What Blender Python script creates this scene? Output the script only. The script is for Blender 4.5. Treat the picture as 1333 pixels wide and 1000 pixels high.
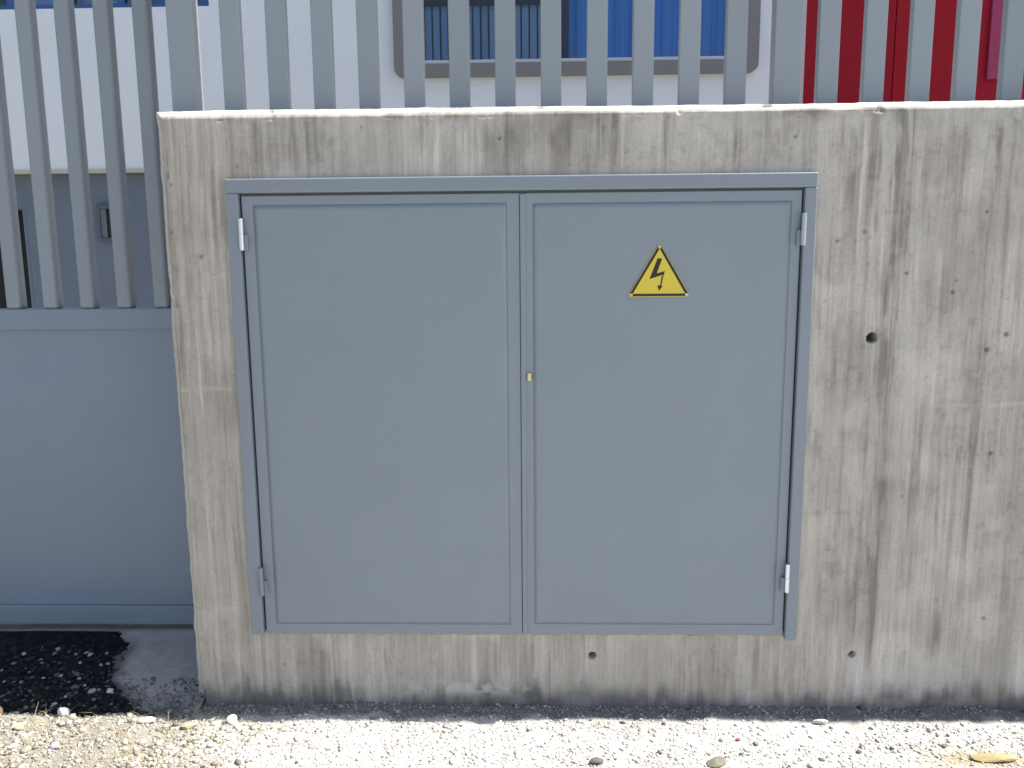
import bpy, bmesh, math, random
import numpy as np
from mathutils import Matrix, Vector

for o in list(bpy.data.objects):
    bpy.data.objects.remove(o, do_unlink=True)
SC = bpy.context.scene
COL = SC.collection
random.seed(7)
RNG = np.random.default_rng(11)

# ------------------------------------------------------------------ camera
cd = bpy.data.cameras.new('camera')
cam = bpy.data.objects.new('camera', cd)
COL.objects.link(cam)
cd.sensor_width = 36.0
cd.lens = 36.0 * 1080.0 / 1333.0
cd.clip_start = 0.05
cd.clip_end = 500.0
Rv, Uv, Fv = (0.999606, 0.026667, -0.008806), (0.004489, 0.157786, 0.987463), (-0.027722, 0.987113, -0.157604)
cam.matrix_world = Matrix(((Rv[0], Uv[0], -Fv[0], 0.0),
                           (Rv[1], Uv[1], -Fv[1], -2.5),
                           (Rv[2], Uv[2], -Fv[2], 1.5),
                           (0, 0, 0, 1)))
SC.camera = cam

# ------------------------------------------------------------------ sky, sun, exposure
SUN_EL = math.radians(58)
SUN_K = 0.042                      # how far the sun leans behind the wall, per metre of height
sz = math.sin(SUN_EL); sy = SUN_K * sz; sx = math.sqrt(1 - sz * sz - sy * sy)
world = bpy.data.worlds.new('World'); SC.world = world
world.use_nodes = True
wn = world.node_tree; wn.nodes.clear()
sky = wn.nodes.new('ShaderNodeTexSky'); sky.sky_type = 'NISHITA'
sky.sun_disc = False; sky.sun_elevation = SUN_EL; sky.sun_rotation = math.atan2(sx, sy)
sky.dust_density = 2.2; sky.air_density = 1.0; sky.ozone_density = 1.0
bg = wn.nodes.new('ShaderNodeBackground'); bg.inputs[1].default_value = 0.10
wo = wn.nodes.new('ShaderNodeOutputWorld')
wn.links.new(sky.outputs[0], bg.inputs[0]); wn.links.new(bg.outputs[0], wo.inputs[0])
sl = bpy.data.lights.new('sun', 'SUN'); sl.energy = 4.2; sl.angle = math.radians(0.5); sl.color = (1.0, 0.955, 0.88)
sun = bpy.data.objects.new('sun', sl); COL.objects.link(sun)
sun.rotation_euler = Vector((sx, sy, sz)).to_track_quat('Z', 'Y').to_euler()
sun.location = (6, 2, 10)
SC.view_settings.view_transform = 'Standard'
SC.view_settings.look = 'None'
SC.view_settings.gamma = 1.0
SC.view_settings.exposure = 1.0
SC.view_settings.use_curve_mapping = False

# ------------------------------------------------------------------ helpers
def tag(o, label=None, cat=None, group=None, kind=None):
    if label: o['label'] = label
    if cat: o['category'] = cat
    if group: o['group'] = group
    if kind: o['kind'] = kind
    return o

ORIGIN = {}
def thing(name, label, cat, loc=(0, 0, 0), group=None):
    o = bpy.data.objects.new(name, None); COL.objects.link(o)
    o.empty_display_size = 0.1
    o.location = loc
    ORIGIN[o.name] = Vector(loc)
    return tag(o, label, cat, group)

def obj(name, bm, mat, parent=None, loc=None, smooth=False):
    """links a bmesh given in world coordinates as one mesh object; loc = its origin in the world"""
    me = bpy.data.meshes.new(name)
    L = Vector(loc) if loc is not None else (ORIGIN[parent.name] if parent is not None else Vector((0, 0, 0)))
    bmesh.ops.translate(bm, verts=bm.verts, vec=-L)
    bmesh.ops.recalc_face_normals(bm, faces=bm.faces)
    bm.to_mesh(me); bm.free()
    if smooth:
        for p in me.polygons: p.use_smooth = True
    return link(name, me, mat, parent, L)

def link(name, me, mat, parent=None, L=Vector((0, 0, 0))):
    if mat is not None and len(me.materials) == 0: me.materials.append(mat)
    o = bpy.data.objects.new(name, me); COL.objects.link(o)
    if parent is not None:
        o.parent = parent
        o.location = Vector(L) - ORIGIN[parent.name]
    else:
        o.location = L
    ORIGIN[o.name] = Vector(L)
    return o

def box(bm, x0, x1, y0, y1, z0, z1, bev=0.0, seg=2):
    t = bmesh.new()
    bmesh.ops.create_cube(t, size=1.0)
    bmesh.ops.scale(t, vec=(x1 - x0, y1 - y0, z1 - z0), verts=t.verts)
    bmesh.ops.translate(t, vec=((x0 + x1) / 2, (y0 + y1) / 2, (z0 + z1) / 2), verts=t.verts)
    if bev > 0:
        bmesh.ops.bevel(t, geom=list(t.edges), offset=bev, segments=seg, affect='EDGES', profile=0.5)
    me = bpy.data.meshes.new('tmp'); t.to_mesh(me); t.free()
    bm.from_mesh(me); bpy.data.meshes.remove(me)
    return bm

def B(*a, **k):
    return box(bmesh.new(), *a, **k)

def cyl(bm, c, r, h, axis='Z', n=20, bev=0.0, r2=None):
    t = bmesh.new()
    bmesh.ops.create_cone(t, cap_ends=True, segments=n, radius1=r, radius2=r if r2 is None else r2, depth=h)
    if bev > 0:
        ed = [e for e in t.edges if abs(e.verts[0].co.z - e.verts[1].co.z) < 1e-6]
        bmesh.ops.bevel(t, geom=ed, offset=bev, segments=2, affect='EDGES', profile=0.5)
    if axis == 'Y': bmesh.ops.rotate(t, cent=(0, 0, 0), matrix=Matrix.Rotation(math.pi / 2, 3, 'X'), verts=t.verts)
    if axis == 'X': bmesh.ops.rotate(t, cent=(0, 0, 0), matrix=Matrix.Rotation(math.pi / 2, 3, 'Y'), verts=t.verts)
    bmesh.ops.translate(t, vec=c, verts=t.verts)
    me = bpy.data.meshes.new('tmp'); t.to_mesh(me); t.free()
    bm.from_mesh(me); bpy.data.meshes.remove(me)
    return bm

def prism(bm, pts, y0, y1):
    """solid with an outline of (x, z) points between two depths"""
    n = len(pts)
    a = [bm.verts.new((x, y0, z)) for x, z in pts]
    b = [bm.verts.new((x, y1, z)) for x, z in pts]
    bm.faces.new(a); bm.faces.new(b[::-1])
    for i in range(n):
        bm.faces.new((a[i], b[i], b[(i + 1) % n], a[(i + 1) % n]))
    return bm

# value noise in numpy, for stains and relief
def vn(x, z, seed):
    r = np.random.default_rng(seed).random((256, 256))
    xi = np.floor(x).astype(int); zi = np.floor(z).astype(int)
    fx = x - xi; fz = z - zi
    fx = fx * fx * (3 - 2 * fx); fz = fz * fz * (3 - 2 * fz)
    a = r[xi % 256, zi % 256]; b = r[(xi + 1) % 256, zi % 256]
    c = r[xi % 256, (zi + 1) % 256]; d = r[(xi + 1) % 256, (zi + 1) % 256]
    return (a * (1 - fx) + b * fx) * (1 - fz) + (c * (1 - fx) + d * fx) * fz
def fbm(x, z, seed, octs=4, gain=0.5):
    s = 0; a = 1; t = 0
    for i in range(octs):
        s = s + a * vn(x * 2 ** i + 17.3 * i, z * 2 ** i + 5.1 * i, seed + i); t += a; a *= gain
    return s / t
def sstep(a, b, x):
    t = np.clip((x - a) / (b - a), 0, 1)
    return t * t * (3 - 2 * t)

# ------------------------------------------------------------------ materials
class N:
    def __init__(self, name):
        self.m = bpy.data.materials.new(name); self.m.use_nodes = True
        self.t = self.m.node_tree; self.t.nodes.clear()
        self.out = self.t.nodes.new('ShaderNodeOutputMaterial')
        self.b = self.t.nodes.new('ShaderNodeBsdfPrincipled')
        self.t.links.new(self.b.outputs[0], self.out.inputs[0])
    def n(self, kind, **k):
        nd = self.t.nodes.new(kind)
        for a, v in k.items(): setattr(nd, a, v)
        return nd
    def l(self, a, b): self.t.links.new(a, b)
    def coord(self, scale=(1, 1, 1)):
        tc = self.n('ShaderNodeTexCoord'); mp = self.n('ShaderNodeMapping')
        mp.inputs['Scale'].default_value = scale
        self.l(tc.outputs['Object'], mp.inputs[0]); return mp.outputs[0]
    def noise(self, scale, detail=4, rough=0.55, vec=None, mult=(1, 1, 1)):
        nz = self.n('ShaderNodeTexNoise'); nz.inputs['Scale'].default_value = scale
        nz.inputs['Detail'].default_value = detail; nz.inputs['Roughness'].default_value = rough
        self.l(vec if vec is not None else self.coord(mult), nz.inputs['Vector'])
        return nz.outputs[0]
    def ramp(self, f, p0, p1, c0=(0, 0, 0, 1), c1=(1, 1, 1, 1)):
        r = self.n('ShaderNodeValToRGB'); e = r.color_ramp.elements
        e[0].position = p0; e[1].position = p1; e[0].color = c0; e[1].color = c1
        self.l(f, r.inputs[0]); return r.outputs[0]
    def mix(self, f, a, b, mode='MIX'):
        m = self.n('ShaderNodeMix'); m.data_type = 'RGBA'; m.blend_type = mode
        for s, v in ((m.inputs[0], f), (m.inputs[6], a), (m.inputs[7], b)):
            if hasattr(v, 'is_linked'): self.l(v, s)
            elif isinstance(v, (int, float)): s.default_value = v
            else: s.default_value = (*v[:3], 1)
        return m.outputs[2]
    def math(self, op, a, b=0.0):
        m = self.n('ShaderNodeMath', operation=op)
        for s, v in ((m.inputs[0], a), (m.inputs[1], b)):
            if hasattr(v, 'is_linked'): self.l(v, s)
            else: s.default_value = v
        return m.outputs[0]
    def bump(self, h, strength=0.3, dist=0.002):
        b = self.n('ShaderNodeBump'); b.inputs['Strength'].default_value = strength; b.inputs['Distance'].default_value = dist
        self.l(h, b.inputs['Height']); self.l(b.outputs[0], self.b.inputs['Normal'])
    def base(self, c):
        if hasattr(c, 'is_linked'): self.l(c, self.b.inputs['Base Color'])
        else: self.b.inputs['Base Color'].default_value = (*c, 1)
        return self
    def set(self, **k):
        for a, v in k.items(): self.b.inputs[a].default_value = v
        return self

def paint(name, c, rough=0.45, var=0.06, bump=0.04, metal=0.0, dirt=0.0, each=0.0, spec=0.5):
    m = N(name)
    f = m.noise(3.0, 5, 0.6)
    lo = tuple(v * (1 - var) for v in c); hi = tuple(v * (1 + var) for v in c)
    col = m.mix(f, lo, hi)
    if each > 0:                     # every bar a shade of its own
        oi = m.n('ShaderNodeObjectInfo')
        col = m.mix(oi.outputs['Random'], m.mix(each, col, (0.10, 0.12, 0.13)), m.mix(each, col, (0.42, 0.44, 0.46)))
    if dirt > 0:
        d = m.ramp(m.noise(14, 6, 0.7, mult=(1, 1, 0.25)), 0.52, 0.75)
        col = m.mix(m.math('MULTIPLY', d, dirt), col, (0.30, 0.27, 0.22))
    m.base(col)
    r = m.math('MULTIPLY_ADD', m.noise(9, 4, 0.6), 0.18); m.t.nodes[-1].inputs[2].default_value = rough - 0.09
    m.l(r, m.b.inputs['Roughness'])
    m.set(Metallic=metal); m.b.inputs['Specular IOR Level'].default_value = spec
    if bump: m.bump(m.noise(420, 2, 0.5), bump, 0.0006)
    return m.m

M = {}
M['door'] = paint('grey_door_paint', (0.230, 0.267, 0.301), 0.46, 0.07, 0.05, dirt=0.09)
M['frame'] = paint('grey_frame_paint', (0.222, 0.260, 0.295), 0.42, 0.06, 0.05, dirt=0.09)
M['fence'] = paint('grey_fence_paint', (0.262, 0.298, 0.325), 0.42, 0.06, 0.03, dirt=0.06, each=0.10)
M['gate'] = paint('grey_gate_paint', (0.205, 0.252, 0.322), 0.40, 0.07, 0.03, dirt=0.08)
M['gate_bar'] = paint('grey_gate_bar_paint', (0.262, 0.298, 0.332), 0.42, 0.06, 0.03, dirt=0.06, each=0.08)
M['steel'] = paint('galvanised_steel', (0.72, 0.74, 0.78), 0.32, 0.12, 0.05, metal=0.85)
M['brass'] = paint('brass', (0.70, 0.60, 0.30), 0.38, 0.12, 0.0, metal=0.4)
M['casing'] = paint('casing_grey', (0.055, 0.065, 0.08), 0.7, 0.1, 0)
M['dark'] = paint('dark_interior', (0.012, 0.013, 0.015), 0.8, 0.1, 0)
M['black_print'] = paint('black_print', (0.022, 0.012, 0.010), 0.55, 0.2, 0)
M['yellow'] = paint('yellow_sign_plate', (0.68, 0.545, 0.045), 0.4, 0.08, 0.02, dirt=0.04)
M['grey_plastic'] = paint('box_plastic', (0.09, 0.10, 0.12), 0.5, 0.1, 0)

def concrete_mat(name, light, dark, warm, attr=True, scale=1.0, dirt_y=None, smear=False):
    m = N(name)
    fine = m.noise(95 * scale, 6, 0.7)
    mid = m.noise(16 * scale, 5, 0.6)
    streak = m.noise(5 * scale, 6, 0.65, mult=(9, 9, 0.7))
    if attr:
        at = m.n('ShaderNodeAttribute', attribute_name='stain')
        sep = m.n('ShaderNodeSeparateColor'); m.l(at.outputs['Color'], sep.inputs[0])
        dk, lt, wm = sep.outputs[0], sep.outputs[1], sep.outputs[2]
        col = m.mix(dk, light, dark)
        col = m.mix(m.math('MULTIPLY', wm, 0.85), col, m.mix(0.55, col, warm))
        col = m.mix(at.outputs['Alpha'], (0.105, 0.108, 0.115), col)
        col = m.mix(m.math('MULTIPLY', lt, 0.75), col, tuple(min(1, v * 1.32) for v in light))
    else:
        col = m.mix(m.ramp(mid, 0.3, 0.7), light, dark)
        col = m.mix(m.math('MULTIPLY', m.ramp(streak, 0.45, 0.7), 0.35), col, warm)
    col = m.mix(0.10, col, m.ramp(streak, 0.30, 0.72, (0.60, 0.58, 0.55, 1), (1, 1, 1, 1)), 'MULTIPLY')
    col = m.mix(0.55, col, m.ramp(fine, 0.28, 0.72, (0.72, 0.715, 0.70, 1), (1.0, 1.0, 1.0, 1)), 'MULTIPLY')
    col = m.mix(0.25, col, m.ramp(mid, 0.3, 0.65, (0.75, 0.74, 0.73, 1), (1, 1, 1, 1)), 'MULTIPLY')
    if attr:                         # fine board grain and pinholes
        grain = m.noise(1.0, 4, 0.7, mult=(230, 230, 7))
        col = m.mix(m.ramp(mid, 0.35, 0.65, (0.05, 0.05, 0.05, 1), (0.42, 0.42, 0.42, 1)), col, m.ramp(grain, 0.40, 0.60, (0.70, 0.68, 0.66, 1), (1.12, 1.12, 1.12, 1)), 'MULTIPLY')
        grain2 = m.noise(1.0, 3, 0.6, mult=(75, 75, 4))
        col = m.mix(m.ramp(m.noise(4, 3, 0.5), 0.42, 0.62, (0, 0, 0, 1), (0.55, 0.55, 0.55, 1)), col, m.ramp(grain2, 0.50, 0.60, (1, 1, 1, 1), (0.72, 0.70, 0.675, 1)), 'MULTIPLY')
        pin = m.ramp(m.noise(210, 2, 0.5), 0.30, 0.36, (0.55, 0.53, 0.50, 1), (1, 1, 1, 1))
        col = m.mix(0.7, col, pin, 'MULTIPLY')
    if dirt_y is not None:          # dirt washed against the low edge, with a ragged outline
        tc = m.n('ShaderNodeTexCoord'); sx_ = m.n('ShaderNodeSeparateXYZ'); m.l(tc.outputs['Object'], sx_.inputs[0])
        k = m.math('ADD', sx_.outputs[1], m.math('MULTIPLY', m.noise(9, 5, 0.65), 0.26))
        col = m.mix(m.ramp(k, dirt_y + 0.10, dirt_y + 0.16, (1, 1, 1, 1), (0, 0, 0, 1)), col, m.mix(m.noise(60, 5, 0.7), (0.16, 0.152, 0.14), (0.32, 0.305, 0.28)))
    if smear:
        sm_ = m.n('ShaderNodeAttribute', attribute_name='smear')
        col = m.mix(sm_.outputs['Fac'], col, (0.022, 0.022, 0.023))
    m.base(col); m.set(Roughness=0.88); m.b.inputs['Specular IOR Level'].default_value = 0.3
    h = m.math('ADD', fine, m.math('MULTIPLY', mid, 0.8))
    m.bump(h, 0.30, 0.0016)
    return m.m
M['concrete'] = concrete_mat('wall_concrete', (0.590, 0.556, 0.508), (0.262, 0.243, 0.214), (0.48, 0.415, 0.335))
M['apron'] = concrete_mat('apron_concrete', (0.50, 0.475, 0.44), (0.37, 0.352, 0.325), (0.24, 0.225, 0.20), attr=False, dirt_y=0.045, smear=True)
M['yard'] = concrete_mat('yard_concrete', (0.42, 0.41, 0.39), (0.34, 0.33, 0.31), (0.36, 0.33, 0.28), attr=False, scale=0.4)

# ------------------------------------------------------------------ the concrete wall
CAB = (-0.9088, 0.8185, 0.2919, 1.7183)          # outer edges of the cabinet frame: x0, x1, z0, z1
OPEN = (-0.885, 0.796, 0.305, 1.700)            # opening in the wall behind the frame
X0, ZT, TH, CH = -1.116, 1.9175, 0.50, 0.024
# drip marks: x, half width, top, bottom, strength
DARK = [(-0.815, 0.0184, 1.87, 1.72, 0.5), (-0.711, 0.023, 1.9, 1.71, 0.6), (-0.654, 0.0322, 1.9, 1.71, 0.5), (-0.509, 0.0184, 1.81, 1.71, 0.3), (-0.248, 0.0322, 1.83, 1.71, 0.35), (-0.124, 0.0138, 1.82, 1.71, 0.4), (-0.068, 0.0276, 1.85, 1.71, 0.4), (0.011, 0.023, 1.89, 1.71, 0.5), (0.089, 0.046, 1.89, 1.7, 0.5), (0.179, 0.023, 1.89, 1.7, 0.7), (0.223, 0.0368, 1.89, 1.7, 0.6), (0.39, 0.0276, 1.89, 1.7, 0.4), (0.468, 0.0184, 1.88, 1.71, 0.3), (0.59, 0.0276, 1.88, 1.71, 0.3), (0.899, 0.0207, 1.88, 1.68, 0.7), (0.921, 0.0138, 1.84, 1.55, 0.5), (0.988, 0.0276, 1.88, 1.28, 0.7), (1.052, 0.0322, 1.88, 0.1, 0.6), (1.068, 0.0115, 1.88, 0.86, 0.5), (1.093, 0.0092, 1.88, 1.64, 0.7), (1.108, 0.0115, 1.48, 1.05, 0.3), (1.137, 0.0184, 1.85, 1.48, 0.4), (1.178, 0.0092, 1.7, 1.53, 0.5), (1.227, 0.0115, 1.7, 1.53, 0.5), (1.231, 0.0322, 1.83, 1.64, 0.35), (1.321, 0.0276, 1.85, 1.28, 0.35), (1.341, 0.0138, 1.81, 1.64, 0.5), (1.387, 0.0184, 1.85, 1.55, 0.4), (0.862, 0.0115, 1.58, 1.28, 0.35), (0.898, 0.0115, 1.26, 1.05, 0.35), (0.934, 0.0184, 0.95, 0.61, 0.2), (1.054, 0.023, 1.21, 0.1, 0.45), (1.002, 0.0115, 1.21, 0.1, 0.35), (1.256, 0.0322, 0.36, 0.2, 0.5), (1.33, 0.023, 1.09, 0.36, 0.2), (1.158, 0.0276, 0.86, 0.15, 0.2), (-1.092, 0.0184, 1.79, 1.3, 0.4), (-1.051, 0.0276, 1.57, 1.15, 0.6), (-1.075, 0.0184, 1.34, 1.06, 0.5), (-0.939, 0.023, 1.76, 1.5, 0.4), (-0.924, 0.0184, 1.5, 1.15, 0.4), (-0.957, 0.0161, 1.29, 1.06, 0.3), (-1.017, 0.0115, 1.5, 1.06, 0.3), (-1.003, 0.0138, 1.18, 0.86, 0.35), (-1.097, 0.023, 1.01, 0.76, 0.3), (-0.992, 0.0184, 0.81, 0.46, 0.25), (-1.056, 0.0184, 0.86, 0.56, 0.25), (-0.845, 0.0184, 0.26, 0.09, 0.3), (-0.683, 0.0368, 0.22, 0.06, 0.6), (-0.482, 0.0138, 0.22, 0.08, 0.4), (-0.445, 0.0115, 0.17, 0.06, 0.4), (-0.343, 0.0184, 0.24, 0.12, 0.35), (-0.244, 0.0184, 0.28, 0.09, 0.5), (-0.144, 0.0276, 0.26, 0.12, 0.4), (-0.106, 0.0138, 0.27, 0.17, 0.4), (-0.02, 0.0322, 0.25, 0.09, 0.5), (0.054, 0.0184, 0.22, 0.07, 0.3), (0.153, 0.023, 0.28, 0.09, 0.3), (0.351, 0.0184, 0.17, 0.07, 0.6), (0.424, 0.0184, 0.23, 0.08, 0.35), (0.559, 0.0184, 0.28, 0.07, 0.3), (0.706, 0.0161, 0.27, 0.06, 0.4), (0.767, 0.0115, 0.27, 0.06, 0.4)]
LIGHT = [(-0.203, 0.0069, 1.85, 1.71, 0.6), (-0.158, 0.0092, 1.86, 1.71, 0.6), (0.368, 0.0092, 1.89, 1.71, 0.6), (0.257, 0.0092, 1.89, 1.7, 0.5), (-0.68, 0.0046, 1.79, 1.71, 0.7), (0.954, 0.0069, 1.86, 1.33, 0.6), (1.116, 0.0161, 1.83, 0.1, 0.5), (1.04, 0.0069, 1.83, 1.28, 0.4), (1.191, 0.0184, 1.48, 0.61, 0.4), (1.266, 0.0276, 1.09, 0.2, 0.35), (1.399, 0.0184, 1.48, 1.09, 0.3), (0.839, 0.0184, 1.44, 0.49, 0.5), (-1.019, 0.0115, 1.68, 1.29, 0.5), (-0.996, 0.0161, 1.71, 1.06, 0.5), (-0.618, 0.0575, 0.24, 0.14, 0.4), (-0.495, 0.0115, 0.2, 0.08, 0.4), (0.849, 0.023, 1.64, 1.28, 0.5), (-0.144, 0.0092, 0.24, 0.09, 0.5), (-0.095, 0.0092, 0.22, 0.09, 0.5), (0.743, 0.0138, 0.25, 0.07, 0.4)]

HOLES = [(1.008, 1.236, 0.0150), (1.005, 0.224, 0.0105), (0.18, 0.215, 0.0110)]
PITS = [(-1.09, 1.567, 0.008), (-1.08, 1.706, 0.006), (-1.005, 1.494, 0.008), (0.754, 1.821, 0.0057), (0.969, 1.55, 0.0069),
        (-0.505, 1.864, 0.0046), (-0.101, 1.827, 0.0057), (1.387, 0.881, 0.0069), (1.236, 1.371, 0.0069), (1.403, 1.245, 0.0092),
        (1.35, 1.199, 0.0092), (1.097, 1.428, 0.0069), (0.89, 1.524, 0.0069), (-1.073, 1.549, 0.0046), (1.244, 1.405, 0.0046),
        (1.318, 1.604, 0.0057), (-0.819, 0.181, 0.0057), (1.407, 0.348, 0.0069)]

def stain_fields(x, z):
    wob = 0.012 * (fbm(x * 6, z * 5, 3, 3) - 0.5)
    xs = x + wob
    s1 = fbm(xs * 15, z * 0.9, 21, 4); s2 = fbm(xs * 55, z * 2.2, 31, 3)
    bl = fbm(x * 2.6, z * 2.2, 41, 5); bm_ = fbm(x * 11, z * 9, 51, 4)
    dk = 0.26 + 0.45 * (s1 - 0.5) + 0.28 * (s2 - 0.5) + 0.60 * (bl - 0.5) + 0.50 * (bm_ - 0.5)
    t1 = sstep(0.53, 0.64, fbm(xs * 78, z * 1.7, 22, 3)) * sstep(0.44, 0.58, fbm(x * 9, z * 2.6, 23, 3))
    t2 = sstep(0.55, 0.63, fbm(xs * 36 + 7, z * 1.15, 24, 3)) * sstep(0.43, 0.56, fbm(x * 5, z * 3.1, 25, 3))
    dk = dk + (0.20 * t1 + 0.15 * t2) * (0.45 + 0.55 * sstep(0.2, 0.45, z))
    dk = dk + 0.15 * (sstep(0.50, 0.62, fbm(xs * 9 + 4, z * 5, 28, 5)) - 0.3) * (0.4 + 0.6 * sstep(0.45, 0.55, bl))
    sp_ = sstep(0.60, 0.70, fbm(x * 55, z * 48, 26, 3)); dk = dk + 0.20 * sp_ * sstep(0.40, 0.6, fbm(x * 4, z * 4, 27, 3))
    lt = sstep(0.56, 0.68, fbm(xs * 30 + 9, z * 0.9, 61, 3)) * 0.35 + sstep(0.56, 0.66, fbm(xs * 85 + 50, z * 1.4, 62, 3)) * 0.32
    lt = lt * sstep(0.35, 0.6, fbm(x * 4, z * 2.2, 63, 3)) + 0.30 * sstep(0.58, 0.70, fbm(x * 7 + 3, z * 6, 64, 4))
    strand = 0.45 + 0.55 * sstep(0.40, 0.56, fbm(xs * 130, z * 1.8, 72, 2))
    brk = 0.35 + 0.65 * sstep(0.32, 0.6, fbm(x * 34, z * 6, 71, 3))
    for L, sign in ((DARK, 1), (LIGHT, 0)):
        for i, (cx, w, za, zb, s) in enumerate(L):
            cxz = cx + 0.012 * (vn(z * 9, z * 0 + i * 1.7, 90 + sign) - 0.5)
            ww = w * (0.40 + 0.55 * vn(z * 7, z * 0 + i * 2.3, 95 + sign))
            d = np.abs(x - cxz) / ww
            prof = (1 - sstep(0.65, 1.30, d)) * strand
            L2 = za - zb
            along = sstep(zb - 0.04, zb + min(0.30, L2 * 0.6), z) * (1 - sstep(za - 0.01, za + 0.03, z))
            v = s * prof * along * brk
            if sign: dk = dk + 1.10 * v
            else: lt = np.maximum(lt, v * 1.15); dk = dk - 0.5 * v
    # blotches under the top edge
    top = sstep(1.70, 1.90, z)
    dk = dk + 0.30 * top * sstep(0.42, 0.66, fbm(x * 7, z * 6, 101, 4)) * (x > -0.75)
    dk = dk + 0.45 * sstep(1.865, 1.90, z) * sstep(0.50, 0.62, fbm(x * 9, z * 24, 111, 3))
    # damp foot of the wall with a ragged upper edge
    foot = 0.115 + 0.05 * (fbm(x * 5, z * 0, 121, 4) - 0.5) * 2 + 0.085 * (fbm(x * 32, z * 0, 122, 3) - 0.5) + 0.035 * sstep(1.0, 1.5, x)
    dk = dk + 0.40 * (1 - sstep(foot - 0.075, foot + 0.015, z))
    damp_shade = (1 - sstep(foot - 0.075, foot - 0.005, z)) * (0.55 + 0.45 * sstep(0.35, 0.6, fbm(x * 18, z * 18, 124, 3)))
    lt = lt * (1 - damp_shade)
    # pale bloom where the damp dries
    blm = np.exp(-((x + 0.22) / 0.26) ** 2) * np.exp(-((z - 0.10) / 0.028) ** 2) * sstep(0.45, 0.62, fbm(x * 30, z * 30, 131, 3))
    lt = np.maximum(lt, 0.85 * blm)
    # day joints in the casting
    for zj, xa, xb, s in ((1.085, -1.2, -0.89, 0.42), (1.665, -1.1, -0.90, -0.35), (1.03, 1.05, 2.6, 0.35), (0.69, 0.86, 0.98, -0.3), (1.70, 0.83, 1.0, -0.25)):
        zz = zj + 0.022 * (fbm(x * 5, x * 0, 141, 3) - 0.5) + (0.04 * (x + 1.0) if zj == 1.665 else 0)
        g = np.exp(-((z - zz) / 0.008) ** 2) * (x > xa) * (x < xb) * sstep(0.3, 0.55, fbm(x * 20, z * 20, 151, 2))
        lt = np.maximum(lt, s * g) if s > 0 else lt
        dk = dk + (-s * g if s < 0 else 0)
    # dabs of mortar filling the gap round the cabinet
    e = np.maximum(np.maximum(CAB[0] - x, x - CAB[1]), np.maximum(CAB[2] - z, z - CAB[3]))
    near = np.exp(-np.maximum(e, 0) / 0.05)
    rm = np.exp(-((x - 0.845) / 0.030) ** 2) * sstep(1.5, 1.1, z) * sstep(0.20, 0.34, z) * sstep(0.36, 0.52, fbm(x * 16, z * 7, 161, 3))
    lt = np.maximum(lt, 0.55 * rm); dk = dk - 0.25 * rm
    dk = dk + 0.35 * np.exp(-((x - CAB[1] - 0.006) / 0.008) ** 2) * (z < 1.5) * (z > 0.3) * sstep(0.35, 0.6, fbm(x * 5, z * 5, 165, 3))
    wm = 0.18 + 0.62 * (1 - sstep(-1.0, -0.70, x)) + 0.62 * (1 - sstep(0.22, 0.5, z)) * (x < 1.0) + 0.45 * near + 0.5 * rm
    wm = wm * (0.45 + 0.9 * fbm(x * 4.5, z * 3, 171, 4)) - 0.2 * sstep(1.72, 1.85, z)
    wm = wm * (0.25 + 0.75 * sstep(foot - 0.08, foot + 0.04, z))
    rust = sstep(0.64, 0.74, fbm(x * 9 + 3, z * 4, 181, 4)) * (x > 0.8) * 0.5
    wm = wm + rust
    dk = dk + 0.10 * (x < -0.88) * (z > 0.25)
    for cx, cz, s in ((1.165, 1.19, .016), (0.945, 0.50, .018), (1.35, 1.2, .016), (1.40, 1.25, .02), (1.30, 1.28, .012), (1.26, .27, .05),
                      (0.92, .335, .02), (-1.0, .96, .012), (-0.62, 1.83, .018), (-0.595, 1.822, .012), (1.066, 1.07, .012)):
        dk = dk + 0.38 * np.exp(-((x - cx) ** 2 + ((z - cz) * 0.8) ** 2) / s ** 2) * brk
    return np.clip(dk, 0, 1), np.clip(lt, 0, 1), np.clip(wm, 0, 1), np.clip(damp_shade, 0, 0.85) * 0.60

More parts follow.
